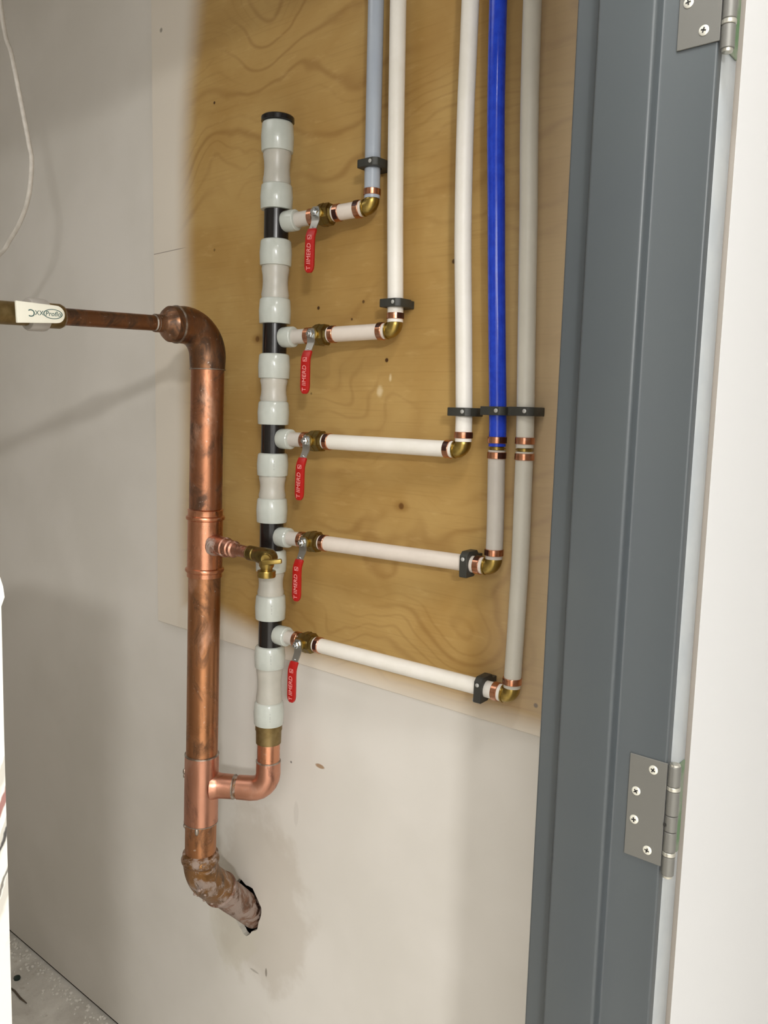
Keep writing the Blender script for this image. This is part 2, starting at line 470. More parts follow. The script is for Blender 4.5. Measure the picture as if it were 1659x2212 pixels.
def cols(x, y, z, p):
    """matrix from three axis vectors and a position"""
    mm = Matrix((V(x), V(y), V(z))).transposed().to_4x4(); mm.translation = V(p); return mm

# ------------------------------------------------------------------ the setting
WY = 0.016                                   # face of the drywall
hole_c = V((-1.402, 0, 0.575))
hole = []
for i in range(40):
    a = 2 * math.pi * i / 40
    rx, rz = 0.050, 0.064
    k = 1 + 0.07 * math.sin(3 * a + 0.6) + 0.05 * math.sin(7 * a) + random.uniform(-.025, .025)
    hole.append((hole_c.x + math.cos(a) * rx * k, hole_c.z + math.sin(a) * rz * k))
bm = B()
outer = [(-3.6, FLOOR + 0.009), (-0.45, FLOOR + 0.009), (-0.45, TOPZ), (-3.6, TOPZ)]
def ring(pts, y): return [bm.verts.new((p[0], y, p[1])) for p in pts]
of, hf = ring(outer, WY), ring(hole, WY)
hb = ring(hole, WY + 0.013)
es = [bm.edges.new((L[i], L[(i + 1) % len(L)])) for L in (of, hf) for i in range(len(L))]
bmesh.ops.triangle_fill(bm, use_beauty=True, edges=es)
for i in range(len(hf)): bm.faces.new((hf[i], hf[(i + 1) % len(hf)], hb[(i + 1) % len(hf)], hb[i]))
ob_ = of; lb = ring(outer, WY + 0.013)
for i in range(4): bm.faces.new((of[i], of[(i + 1) % 4], lb[(i + 1) % 4], lb[i]))
wb_ = structure(ob('wall_back', bm, M['wall'], smooth=False))
bm = B(); box(bm, (-3.6, WY + 0.10, FLOOR), (-0.45, WY + 0.12, TOPZ)); structure(ob('wall_backing', bm, M['cavity_shade']))  # back of the wall cavity, coloured near black as its shade
bm = B(); box(bm, (-3.6, WY + 0.004, FLOOR), (-0.45, WY + 0.012, FLOOR + 0.0088)); structure(ob('gap_shade', bm, M['cavity_shade']))  # dark strip put into the floor gap as its shade
bm = B(); box(bm, (-3.7, -4.6, FLOOR - 0.1), (3.1, 2.2, FLOOR)); structure(ob('floor', bm, M['floor']))
bm = B(); box(bm, (-0.45, -4.6, CEIL), (3.1, 2.2, CEIL + 0.1)); box(bm, (-3.7, -2.3, TOPZ), (-0.40, 0.13, TOPZ + 0.1)); structure(ob('ceiling', bm, M['ceiling']))
bm = B(); box(bm, (-3.7, -2.3, FLOOR), (-3.6, 0.13, TOPZ)); structure(ob('wall_far', bm, M['wall']))
bm = B(); box(bm, (-3.6, -2.3, FLOOR), (-0.45, -2.2, TOPZ)); structure(ob('wall_left', bm, M['wall']))
DX0, DX1 = -0.461, -0.308                   # depth range of the door frame
HEAD = 2.57
OY0, OY1 = -2.10, -0.35                     # rabbet faces of the opening; unseen left one set wide to let light in
bm = B()
box(bm, (-0.45, OY1 + 0.02, FLOOR), (-0.3135, 2.2, TOPZ))
box(bm, (-0.45, -4.6, FLOOR), (-0.3135, OY0 - 0.02, TOPZ))
box(bm, (-0.45, OY0 - 0.02, HEAD + 0.02), (-0.3135, OY1 + 0.02, TOPZ))
structure(ob('wall_front', bm, M['corridor'], smooth=False))
bm = B(); box(bm, (3.0, -4.6, FLOOR), (3.1, 2.2, CEIL)); box(bm, (-0.45, -4.7, FLOOR), (3.1, -4.6, CEIL)); box(bm, (-0.45, 2.2, FLOOR), (3.1, 2.3, CEIL))
structure(ob('wall_corridor', bm, M['corridor'], smooth=False))
# corridor drywall skin that stands a little proud of the frame face, with its edge bead
bm = B(); box(bm, (-0.3135, -0.2930, FLOOR), (-0.3035, 2.2, CEIL)); structure(ob('wall_right', bm, M['corridor']))
bm = B(); box(bm, (-0.3135, -0.2942, FLOOR), (-0.3037, -0.2930, CEIL)); structure(ob('trim_3', bm, M['bead']))

def arc2(cx, cy, r, a0, a1, n=4):
    return [(cx + r * math.cos(math.radians(a0 + (a1 - a0) * i / n)), cy + r * math.sin(math.radians(a0 + (a1 - a0) * i / n))) for i in range(n + 1)]
def jamb_profile():
    f, s = -0.35, -0.366
    p = [(DX0, -0.295)]
    p += arc2(DX0 + 0.003, f + 0.003, 0.003, 180, 270)
    p += [(-0.4290 - 0.002, f)]
    p += arc2(-0.4290 + 0.004, s + 0.004, 0.004, 180, 270)
    p += arc2(-0.3655 - 0.004, s + 0.004, 0.004, 270, 360)
    p += [(-0.3655, f - 0.003), (-0.3645, f - 0.001), (-0.3625, f)]
    p += arc2(DX1 - 0.0025, f + 0.0025, 0.0025, 270, 360)
    p += [(DX1, -0.3385), (DX1 - 0.010, -0.3385), (DX1 - 0.010, -0.295)]
    return p
dr = thing('door_1', 'grey double rabbet metal door frame', 'door', (-0.385, -0.35, FLOOR))
del dr['label']; del dr['category']
structure(dr)
o0 = dr.location
def rel(bm, o):
    bmesh.ops.translate(bm, verts=bm.verts[:], vec=-V(o)); return bm
bm = prism(B(), jamb_profile(), FLOOR, HEAD); ob('jamb', rel(bm, o0), M['frame'], dr)
bm = prism(B(), [(x, OY0 + OY1 - y) for x, y in jamb_profile()][::-1], FLOOR, HEAD); ob('jamb', rel(bm, o0), M['frame'], dr)
bm = B(); box(bm, (DX0, OY0, HEAD), (DX1, OY1, HEAD + 0.05)); box(bm, (-0.429, OY0 + 0.016, HEAD - 0.016), (-0.3655, OY1 - 0.016, HEAD)); ob('head', rel(bm, o0), M['frame'], dr)
bm = B(); box(bm, (DX1 - 0.0095, -0.3384, FLOOR), (DX1 + 0.0004, -0.2966, CEIL - 0.1)); bevel(bm, 0.0012)
ob('frame_face', rel(bm, o0), M['face'], dr)['label'] = 'pale grey glossy face strip'

# plywood panel
bm = B(); box(bm, (-1.735, 0.0, 1.2065), (-0.47, WY, 3.24))
for v in bm.verts:
    if v.co.x < -1.5: v.co.x += -0.012 if v.co.z > 2 else 0.012
bevel(bm, 0.0012, 1)
pl = ob('plywood_panel', bm, M['ply']); recenter(pl, (-1.1, WY, 1.2065))
tag(pl, 'golden plywood backing board with white paint on its left and bottom margins', 'board')

# ------------------------------------------------------------------ copper riser
def cu(name, bm, material, root, label=None):
    o = ob(name, rel(bm, root.location), material, root)
    if label: o['label'] = label
    return o
TOP = V((-1.335, -0.153, 1.893))
def rx(z): return V((-1.3363 - (1.7184 - z) * 0.01935, -0.153, z))
riser = thing('copper_riser', 'large vertical copper pipe with elbows at the top and bottom', 'pipe', (-1.402, 0.0, 0.575))
R0 = 0.0325; RC = 0.0352
cu('pipe', sweep(B(), [rx(1.3965), rx(1.45), rx(1.535)], R0 - .001, 40), M['cu_pipe'], riser)
cu('pipe', sweep(B(), [rx(1.530), rx(1.60), rx(1.72), rx(1.812)], R0, 40), M['cu_pipe'], riser)
cu('pipe', sweep(B(), [rx(1.018), rx(1.12), rx(1.25), rx(1.400)], R0, 40), M['cu_mid'], riser)
cu('pipe', sweep(B(), [rx(0.785), rx(0.83), rx(0.878)], R0, 40), M['cu_mid'], riser)
# upper elbow: from vertical to the horizontal run that comes forward
HD = V((0, -1, -0.04)).normalized()
el = bend(rx(1.811), TOP, TOP + HD * 0.074, 0.058, 14)
cu('elbow', sweep(B(), el, lambda i: RC if i not in (0, len(el) - 1) else RC - .0012, 40), M['cu_old'], riser)
cu('solder_joint', lathe(B(), rx(1.8085), (0, 0, 1), [(0.0005, R0), (0.001, RC + .0002), (0.0026, RC + .0005), (0.0036, R0)], 40), M['solder'], riser)
# reducer
cu('reducer', lathe(B(), TOP, HD, [(0.070, 0.030), (0.073, R0 + .001), (0.088, R0 + .0008), (0.094, 0.029), (0.101, 0.0195), (0.105, 0.0168), (0.121, 0.0165), (0.122, 0.0145)], 40), M['cu_old'], riser)
cu('solder_joint', lathe(B(), TOP, HD, [(0.0727, R0), (0.073, RC + .0004), (0.0752, RC + .0002), (0.0765, R0)], 40), M['solder'], riser)
cu('pipe', sweep(B(), [TOP + HD * s for s in (0.118, 0.18, 0.25, 0.312)], 0.0143, 32), M['cu_old'], riser)
cu('solder_joint', lathe(B(), TOP, HD, [(0.117, 0.0144), (0.118, 0.0168), (0.1205, 0.0160), (0.123, 0.0146), (0.124, .0143)], 32), M['solder'], riser)
# tee with the drain outlet
zc = 1.4600
c0 = rx(zc)
prof = [(-0.064, R0), (-0.063, RC), (-0.054, RC), (-0.052, RC + .0032), (-0.049, RC + .0040), (-0.046, RC + .0032), (-0.044, RC), (0.052, RC), (0.054, RC + .0032),
        (0.057, RC + .0040), (0.060, RC + .0032), (0.062, RC), (0.072, RC), (0.0735, RC + .001), (0.0755, R0)]
axis = (rx(1.5) - rx(1.4)).normalized()
cu('tee', lathe(B(), c0, axis, prof, 44), M['cu_bright'], riser)
DD = V((1, 0, -0.022)).normalized()
d0 = rx(1.4655)
cu('outlet', lathe(B(), d0, DD, [(0.030, 0.0235), (0.038, 0.0205), (0.046, 0.0190), (0.060, 0.0185), (0.062, 0.0200), (0.066, 0.0200), (0.068, 0.0180), (0.080, 0.0170), (0.082, 0.0145),
                                (0.086, 0.0150), (0.088, 0.0165), (0.091, 0.0165), (0.094, 0.0135), (0.104, 0.0120), (0.140, 0.0112), (0.150, 0.0112)], 32), M['cu_dull'], riser)
# lower tee to the manifold
zt = 0.9515
t0 = rx(zt)
cu('tee', lathe(B(), t0, axis, [(-0.082, R0), (-0.080, RC), (0.060, RC), (0.066, RC), (0.068, R0)], 44), M['cu_pink'], riser)
MB = V((-1.2301, -0.076, 0.9533))
BD = (MB - t0); BL = BD.length; BD.normalize()
RB = 0.0235
cu('tee_branch', lathe(B(), t0, BD, [(0.026, 0.031), (0.034, 0.0275), (0.041, 0.0258), (0.070, 0.0252), (0.071, RB)], 36), M['cu_pink'], riser)
cu('pipe', lathe(B(), t0, BD, [(0.066, RB), (0.082, RB)], 36), M['cu_crust'], riser)
cu('solder_joint', lathe(B(), t0, BD, [(0.0695, RB), (0.0702, 0.0258), (0.0725, 0.0256), (0.0740, RB)], 36), M['solder'], riser)
cu('solder_joint', lathe(B(), t0, axis, [(0.0655, R0), (0.0660, RC + .0004), (0.0682, RC + .0003), (0.0696, R0)], 44), M['solder'], riser)
cu('solder_joint', lathe(B(), t0, axis, [(-0.0835, R0), (-0.0825, RC + .0002), (-0.0806, RC + .0004), (-0.080, R0)], 44), M['solder'], riser)
for (ang, z, s) in ((-118, 0.985, 1.0), (-116, 0.866, 1.0), (-52, 0.862, 1.3), (-118, 0.975, 0.7)):   # solder drips
    a = math.radians(ang); rr = RC + 0.0005 if z > 0.87 else R0 + .0008
    bm = B(); bmesh.ops.create_uvsphere(bm, u_segments=10, v_segments=8, radius=0.0034 * s)
    bmesh.ops.scale(bm, vec=(1, 1, 1.9), verts=bm.verts[:])
    bmesh.ops.translate(bm, vec=rx(z) + V((math.cos(a) * rr, math.sin(a) * rr, 0)), verts=bm.verts[:])
    cu('solder_drip', bm, M['solder'], riser)
el = bend(MB - BD * 0.064, MB, V((-1.2301, -0.076, 1.0165)), 0.036, 6)
cu('elbow', sweep(B(), el, lambda i: 0.0255 if i not in (0, len(el) - 1) else 0.0250, 36), M['cu_pink'], riser)
MA = V((-1.2302, -0.076, 0)); 
cu('solder_joint', lathe(B(), (-1.2301, -0.076, 1.014), (0, 0, 1), [(0, RB), (0.0005, .0257), (0.0024, .0257), (0.0036, RB)], 36), M['solder'], riser)
cu('pipe', lathe(B(), (-1.2301, -0.076, 1.010), (0, 0, 1), [(0, RB), (0.047, RB)], 36), M['cu_bright'], riser)
# bottom elbow into the wall
KN = rx(0.748); END = V((-1.402, 0.060, 0.530))
BDn = (END - KN).normalized()
el = bend(rx(0.794), KN, KN + BDn * 0.088, 0.040, 10)
cu('elbow', sweep(B(), el, lambda i: RC + .001, 40), M['cu_crust'], riser)
cu('collar', lathe(B(), rx(0.778), axis, [(-0.004, R0), (-0.002, RC + .001), (0.004, RC + .0045), (0.009, RC + .0050), (0.013, RC + .003), (0.016, RC + .002), (0.022, RC + .002), (0.025, R0)], 40), M['cu_crust'], riser)
pts = [KN + BDn * s for s in (0.080, 0.092, 0.094, 0.100, 0.103, 0.15, 0.20, 0.28)]
rr = [RC, RC, RC + .004, RC + .003, R0 + .0005, R0 + .001, R0, R0]
cu('pipe', sweep(B(), pts, lambda i: rr[i], 40), M['cu_crust2'], riser)
bm = B()
for i in range(16):     # lumps of cement stuck on the elbow
    s = random.uniform(0.0, 0.11); a = random.uniform(-1.9, 0.9)
    d, x, y = frame_for(BDn)
    p = KN + BDn * s + (V((0.55, -0.62, -0.35)) * math.cos(a) + V((0.6, 0.3, 0.4)) * math.sin(a)).normalized() * (RC + 0.001)
    g = bmesh.ops.create_icosphere(bm, subdivisions=1, radius=random.uniform(0.002, 0.0042))
    bmesh.ops.translate(bm, vec=p, verts=g['verts'])
lump = cu('cement_lumps', bm, mat('cement', (168, 148, 138), 0.9, var=(150, 132, 120), scale=60), riser); lump['kind'] = 'stuff'

# drain valve at the end of the outlet
dv = thing('drain_valve', 'small brass drain valve sticking out of the copper riser in front of the manifold', 'valve', d0 + DD * 0.178)
p = d0 + DD * 0.178
cu('body', lathe(B(), p, DD, [(-0.042, 0.0122), (-0.040, 0.0145), (-0.026, 0.0145), (-0.024, 0.0130), (-0.016, 0.0150), (-0.004, 0.0165), (0.012, 0.0165), (0.020, 0.0145), (0.026, 0.0100), (0.028, 0.0)], 24), M['brass_dark'], dv)
cu('solder_joint', lathe(B(), p, DD, [(-0.047, 0.0112), (-0.044, 0.0140), (-0.041, 0.0146), (-0.038, 0.0130)], 24), M['brass_dull'], dv)
cu('outlet', lathe(B(), p + V((0.006, 0, 0)), (0, 0, -1), [(0.004, 0.0150), (0.018, 0.0140), (0.022, 0.0115), (0.026, 0.0115), (0.0265, 0.0170), (0.029, 0.0178), (0.032, 0.0170), (0.035, 0.0178), (0.039, 0.0168), (0.040, 0.012)], 28), M['brass'], dv)
bm = B(); lathe(bm, p + V((0.012, 0, 0)), V((0.55, -0.82, 0.0)), [(0.008, 0.0105), (0.018, 0.0105), (0.020, 0.0085), (0.026, 0.0085)], 20)
cu('stem', bm, M['brass'], dv)
bm = B(); box(bm, (-0.019, -0.0035, -0.0045), (0.019, 0.0035, 0.0045)); bevel(bm, 0.0025, 3)
mm = Matrix.Translation(p + V((0.030, 0, -0.002)) + V((0.55, -0.82, 0)).normalized() * 0.028) @ Matrix.Rotation(math.radians(34), 4, 'Z') @ Matrix.Rotation(math.radians(-8), 4, 'Y')
bmesh.ops.transform(bm, matrix=mm, verts=bm.verts[:])
cu('handle', bm, M['brass'], dv)

# valve with the white lever on the horizontal run
sv = thing('shutoff_valve', 'brass shutoff valve with a white lever at the left picture edge', 'valve', TOP + HD * 0.345)
cu('body', lathe(B(), TOP, HD, [(0.306, 0.0146), (0.3065, 0.0195), (0.309, 0.0205), (0.328, 0.0205), (0.332, 0.0175), (0.336, 0.0175)], 28), M['brass_dull'], sv)
cu('solder_joint', lathe(B(), TOP, HD, [(0.301, 0.0144), (0.303, 0.0180), (0.3062, 0.0186), (0.308, 0.0150)], 28), M['solder'], sv)
cu('collar', lathe(B(), TOP, HD, [(0.334, 0.0175), (0.3345, 0.0255), (0.340, 0.0265), (0.362, 0.0265), (0.3645, 0.0250), (0.366, 0.0175)], 28), M['plastic'], sv)['label'] = 'grey plastic collar'
cu('tailpiece', lathe(B(), TOP, HD, [(0.365, 0.0178), (0.368, 0.0185), (0.50, 0.0185), (0.505, 0.0145), (0.70, 0.0143)], 28), M['brass_dull'], sv)
# lever plate in front (towards the corridor), parallel to the pipe
LX = 0.0285
upd = V((1, 0, 0)).cross(HD).normalized()          # across the lever
if upd.z < 0: upd = -upd
def lever_pt(s, w, off): return TOP + HD * s + upd * w + V((1, 0, 0)) * (LX + off)
bm = B(); outl = []
w = 0.0140; s0, s1 = 0.3175, 0.3985
for i in range(13):
    a = math.pi / 2 + math.pi * i / 12
    outl.append((s0 + w + math.cos(a) * w, math.sin(a) * w))
outl = [(s1, 0.0170), ] + [(s, w_) for s, w_ in outl] + [(s1, -0.0170)]
fa = [bm.verts.new(lever_pt(s, w_, 0)) for s, w_ in outl]; fb = [bm.verts.new(lever_pt(s, w_, 0.006)) for s, w_ in outl]
bm.faces.new(fa); bm.faces.new(fb[::-1])
for i in range(len(fa)): bm.faces.new((fa[i], fa[(i + 1) % len(fa)], fb[(i + 1) % len(fa)], fb[i]))
bevel(bm, 0.0012, 2, 0.9)
lev = cu('lever', bm, M['whitelever'], sv, 'white lever')
cu('stem', lathe(B(), TOP + HD * 0.375, (1, 0, 0), [(0.012, 0.009), (0.0286, 0.009)], 20), M['plastic'], sv)
rd = -HD                                            # reading direction along the lever, seen from the corridor
base = rd.cross(upd)
def lever_text(s, size, at, nm, flip=1, sh=0.0):
    mtx = cols(rd * flip, upd * flip, V((1, 0, 0)), lever_pt(at, 0.0, 0.0064)); mtx.translation -= sv.location
    return text_mesh(s, size, mtx, M['teal'], nm, lev, 0.0001, sh)
lever_text('Proflo', 0.0108, 0.3385, 'lettering', 1, 0.2)
lever_text('XX', 0.0105, 0.3618, 'lettering')
lever_text('C', 0.0165, 0.3745, 'lettering', -1)
bm = B(); n = 40
for i in range(n):
    a0, a1 = 2 * math.pi * i / n, 2 * math.pi * (i + 1) / n
    q = []
    for a, k in ((a0, 1), (a1, 1), (a1, 0.90), (a0, 0.90)):
        q.append(bm.verts.new(lever_pt(0.3385 + math.cos(a) * 0.0165 * k, math.sin(a) * 0.0078 * k * (1 if k == 1 else .96), 0.0063)))
    bm.faces.new(q)
bm2 = ob('emblem', rel(bm, sv.location), M['teal'], lev, smooth=False)

# ------------------------------------------------------------------ PEX manifold
man = thing('manifold', 'vertical white and black plastic pipe manifold fixed on the plywood board', 'manifold', (-1.2278, -0.076, 1.0551))
def mx(z): return V((-1.2252 - (2.2686 - z) * 0.0043, -0.076, z))
maxis = (mx(2.0) - mx(1.5)).normalized()
def mscale(z): return 1.0
seq = [('end_cap', 2.2727, 2.2830), ('ring', 2.2185, 2.2727), ('pipe', 2.1606, 2.2185), ('ring', 2.1131, 2.1606), ('tee', 2.0585, 2.1131), ('ring', 2.0093, 2.0585),
       ('pipe', 1.9495, 2.0093), ('ring', 1.9004, 1.9495), ('tee', 1.8439, 1.9004), ('ring', 1.7958, 1.8439), ('pipe', 1.7526, 1.7958), ('ring', 1.7064, 1.7526),
       ('tee', 1.6509, 1.7064), ('ring', 1.6059, 1.6509), ('pipe', 1.5623, 1.6059), ('ring', 1.5130, 1.5623), ('tee', 1.4577, 1.5130), ('ring', 1.4132, 1.4577),
       ('pipe', 1.3665, 1.4132), ('ring', 1.3158, 1.3665), ('tee', 1.2608, 1.3158), ('ring', 1.2150, 1.2608), ('pipe', 1.1437, 1.2150), ('ring', 1.0951, 1.1437)]
RR, RP, RT = 0.0305, 0.0256, 0.0235
BR = [((-1.2219, 2.0892), (-1.0215, 2.1013)), ((-1.2205, 1.8739), (-0.9595, 1.8814)), ((-1.2195, 1.6799), (-0.8035, 1.6774)),
      ((-1.2187, 1.4860), (-0.7330, 1.4869)), ((-1.2205, 1.2872), (-0.6871, 1.2780))]
BRP = []
for (a, b) in BR:
    q0 = V((mx(a[1]).x, -0.076, a[1])); q1 = V((b[0], -0.034, b[1])); BRP.append((q0, (q1 - q0).normalized(), (q1 - q0).length))
tee_i = 0
for kind, z0, z1 in seq:
    o_, h = mx(z0), z1 - z0
    if kind == 'ring':
        cu('expansion_ring', lathe(B(), o_, maxis, [(0, RP), (0.0005, RR - .0012), (0.002, RR - .0004), (h * .5, RR + .0006), (h - .004, RR - .0010), (h - .0015, RR - .0026), (h, RP - .001)], 44), M['ring'], man)
    elif kind == 'pipe':
        cu('pipe_section', lathe(B(), o_, maxis, [(-.002, RP), (h * .1, RP + .0012), (h * .3, RP - .0008), (h * .5, RP - .0014), (h * .7, RP - .0008), (h * .9, RP + .0012), (h + .002, RP)], 44), M['pex'], man)
    elif kind == 'end_cap':
        cu('end_cap', lathe(B(), o_, maxis, [(-.002, RP), (0.000, RR - .002), (0.0005, RR + .0008), (h - .002, RR + .0008), (h, RR - .0012), (h, 0)], 44), M['black'], man, 'black end cap')
    else:
        bm = B(); lathe(bm, o_, maxis, [(-.003, RT), (h * .5, RT), (h + .003, RT)], 40)
        q0, u, L = BRP[tee_i]
        lathe(bm, q0, u, [(0.010, 0.0150), (0.030, 0.0150)], 28)
        cu('tee', bm, M['black'], man, 'black tee')
        cu('branch_ring', lathe(B(), q0, u, [(0.0195, 0.0150), (0.020, 0.0185), (0.023, 0.0195), (0.038, 0.0200), (0.046, 0.0195), (0.0475, 0.0182), (0.048, 0.0140)], 36), M['ring'], man)
        tee_i += 1
cu('adapter', lathe(B(), mx(1.0551), maxis, [(-.001, RB), (0.0, 0.0258), (0.028, 0.0262), (0.0285, 0.0275), (0.0405, 0.0275), (0.042, RP)], 40), M['brass_dull'], man, 'dull brass adapter')
# faint print down the lower rings
for z in (1.341, 1.238, 1.118, 1.628):
    d = V((0.77, -0.64, 0))
    mtx = cols((0, 0, 1), V((-0.64, -0.77, 0)), d, mx(z) + d * (RR + .0008)); mtx.translation -= man.location
    text_mesh('- -- -', 0.010, mtx, mat('faint_grey_print', (150, 152, 148), 0.6), 'print', man)

# ------------------------------------------------------------------ branch lines
ORD = ['topmost', 'second', 'third', 'fourth', 'lowest']
NUM = ['topmost', 'second highest', 'middle', 'second lowest', 'lowest']
RTB = 0.0142
def crimp(root, origin, direction, name='crimp_ring', printed=None, txt=False):
    bm = lathe(B(), origin, direction, [(0, RTB), (0.0003, RTB + .0014), (0.0007, RTB + .0017), (0.0103, RTB + .0017), (0.0107, RTB + .0014), (0.011, RTB)], 32)
    c = cu(name, bm, M['crimp'], root)
    if printed is not None:
        d, x, y = frame_for(direction)
        v = V((math.cos(printed), math.sin(printed), 0)) if abs(d.z) > .8 else V((0, -math.cos(printed), math.sin(printed)))
        a = math.atan2(v.dot(y), v.dot(x))
        bm = lathe(B(), V(origin) + d * 0.0008, direction, [(0, RTB + .0020), (0.0094, RTB + .0020)], 8, arc=(a - .55, a + .55))
        pb = cu('printed_band', bm, M['print'], root)
        pb.parent = c
        pb['label'] = 'dark printed band'
    return c

VAL = [0.108, 0.108, 0.108, 0.106, 0.099]
tubes_branch = []
for i, (q0, u, L) in enumerate(BRP):
    t = thing('branch_tube', NUM[i] + ' of the five sideways white tubes between manifold and brass elbow', 'tube', q0 + u * 0.048, 'branch tubes')
    s = VAL[i]
    cu('stub', sweep(B(), [q0 + u * k for k in (0.0405, 0.047, 0.055, 0.07, s - .016)], lambda k: RTB - .0003 if k else RTB - .0003, 32), M['stub'], t)
    e = L - 0.017
    cu('long_section', sweep(B(), [q0 + u * (s + .021 + (e - s - .021) * k / 6) for k in range(7)], RTB, 32), M['white_tube'] if i in (2, 4) else M['warm_tube'], t)
    crimp(t, q0 + u * (s - .031), u, printed=(None, 2.6, None, None, None)[i])
    crimp(t, q0 + u * (s + .0245), u, printed=(-.4, 1.1, .5, .9, .2)[i])
    crimp(t, q0 + u * (L - .0335), u, printed=(.7, .9, .4, 1.2, None)[i])
    tubes_branch.append(t)

# ball valve, built once about its own axis (x) with the stem towards -y
vp = thing('ball_valve', '', 'valve', (0, 0, 0), 'red lever ball valves')
bm = lathe(B(), (0, 0, 0), (1, 0, 0), [(-0.020, 0.0128), (-0.0195, 0.0150), (-0.016, 0.0150), (-0.014, 0.0165), (-0.006, 0.0205), (0.003, 0.0215), (0.004, 0.0215), (0.0045, 0.0205), (0.0155, 0.0205), (0.0165, 0.0165), (0.0205, 0.0150), (0.021, 0.0128)], 8, phase=math.pi / 8)
ob('body', bm, M['brass_dark'], vp, smooth=False)
bm = lathe(B(), (-0.002, 0, 0), (0, -1, 0), [(0.014, 0.011), (0.0225, 0.011), (0.0235, 0.009), (0.024, 0.006)], 20)
ob('stem', bm, M['brass'], vp)
bm = B(); lathe(bm, (-0.002, 0, 0), (0, -1, 0), [(0.0262, 0.0085), (0.0275, 0.0085), (0.0275, 0.0075), (0.0325, 0.0072), (0.0335, 0.0060)], 6)
lathe(bm, (-0.002, 0, 0), (0, -1, 0), [(0.033, 0.0038), (0.0375, 0.0036), (0.038, 0.003)], 12)
ob('nut', bm, M['steel'], vp, smooth=False)
def strip(path, hw, th, n_end=0):
    """flat bar along a path in the y,z plane, widths along x"""
    bm = B(); rows = []
    N = len(path)
    for k, (y, z) in enumerate(path):
        a, b = path[max(k - 1, 0)], path[min(k + 1, N - 1)]
        ty, tz = b[0] - a[0], b[1] - a[1]; l = math.hypot(ty, tz); ny, nz = -tz / l, ty / l
        w_ = hw(k) if callable(hw) else hw; t_ = th
        rows.append([bm.verts.new((sx * w_ - 0.002, y + ny * st * t_, z + nz * st * t_)) for sx, st in ((-1, -1), (1, -1), (1, 1), (-1, 1))])
    for A, C_ in zip(rows, rows[1:]):
        for k in range(4): bm.faces.new((A[k], A[(k + 1) % 4], C_[(k + 1) % 4], C_[k]))
    bm.faces.new(rows[0][::-1]); bm.faces.new(rows[-1])
    return bm
bm = strip([(-0.0252, 0.010), (-0.0252, 0.004), (-0.0252, -0.014), (-0.0262, -0.018), (-0.0330, -0.030), (-0.0375, -0.040)], lambda k: (0.006, 0.0085, 0.0085, 0.0080, 0.0075, 0.0075)[k], 0.0011)
lv = ob('lever', bm, M['strap'], vp)
path = [(-0.0340, -0.0315), (-0.0372, -0.0375), (-0.0398, -0.043), (-0.0412, -0.048), (-0.0418, -0.060), (-0.0422, -0.080), (-0.0426, -0.098), (-0.0427, -0.104), (-0.0428, -0.108), (-0.0428, -0.1105)]
hw = (0.0090, 0.0094, 0.0096, 0.0096, 0.0096, 0.0098, 0.0098, 0.0088, 0.0066, 0.0036)
bm = strip(path, lambda k: hw[k], 0.0030); bevel(bm, 0.0014, 2, 0.9)
gr = ob('grip', bm, M['red'], lv); gr['label'] = 'red vinyl grip'
bm = lathe(B(), (-0.002, -0.0330, -0.0285), V((0, -0.86, 0.5)), [(0, 0.0014), (0.0022, 0.0013), (0.0026, 0.0008)], 10)
ob('rivet', bm, M['steel'], lv)
# lettering reads upwards along the grip
tilt = V((0, -0.0006, -0.03)).normalized()
def grip_text(s, size, z, sh=0.0):
    mtx = cols(-tilt, V((-1, 0, 0)), V((0, -1, 0)), (-0.002, -0.0422 - (0.0031) - (0.0004 if z < -0.06 else 0.0), z))
    return text_mesh(s, size, mtx, M['redtext'], 'lettering', lv, 0.0002, sh)
grip_text('IIMERD', 0.0122, -0.0775, 0.15)
grip_text('T', 0.0120, -0.1025)
# square emblem above the letters
bm = B()
for (x0, z0, x1, z1) in ((-.005, -.060, -.0042, -.0525), (.0032, -.060, .004, -.0525), (-.005, -.0533, .004, -.0525), (-.005, -.060, .004, -.0592)):
    box(bm, (x0 - .001, -0.0454, z0), (x1 - .001, -0.0448, z1))
for k in range(5):
    box(bm, (-.003 + k * .0011 - .001, -0.0453, -.0592 + k * .0011), (-.0022 + k * .0011 - .001, -0.0448, -.0578 + k * .0011))
    box(bm, (-.0005 + k * .0005 - .001, -0.0453, -.0588 + k * .0011), (.0004 + k * .0005 - .001, -0.0448, -.0580 + k * .0011))
bmesh.ops.translate(bm, vec=(0, 0.0004, 0.0085), verts=bm.verts[:])
ob('emblem', bm, M['redtext'], lv, smooth=False)

VL = ['red lever ball valve on the topmost branch, its grip hanging under the short tube',
      'red lever ball valve on the second branch from the top, above a second white elbow run',
      'red lever ball valve on the middle branch, level with the three black clips below it',
      'red lever ball valve on the fourth branch down, beside the brass drain valve',
      'red lever ball valve on the lowest branch, grip over the white wall']
VL[1] = 'red lever ball valve on the second branch from the top'
VL[2] = 'red lever ball valve on the third branch, the middle of the five'
for i, (q0, u, L) in enumerate(BRP):
    o = vp if i == 0 else copy_tree(vp)
    o.location = q0 + u * VAL[i]
    o.rotation_euler = (0, 0, math.atan2(u.y, u.x)); o['label'] = VL[i]
    tl = math.asin(u.z); o.rotation_euler = (0, -tl, math.atan2(u.y, u.x))
    # every lever hangs a little differently
    for ch in o.children:
        if ch.name.startswith('lever'):
            ch.rotation_euler = (0, (0.06, 0.02, 0.0, -0.01, -0.03)[i], 0)

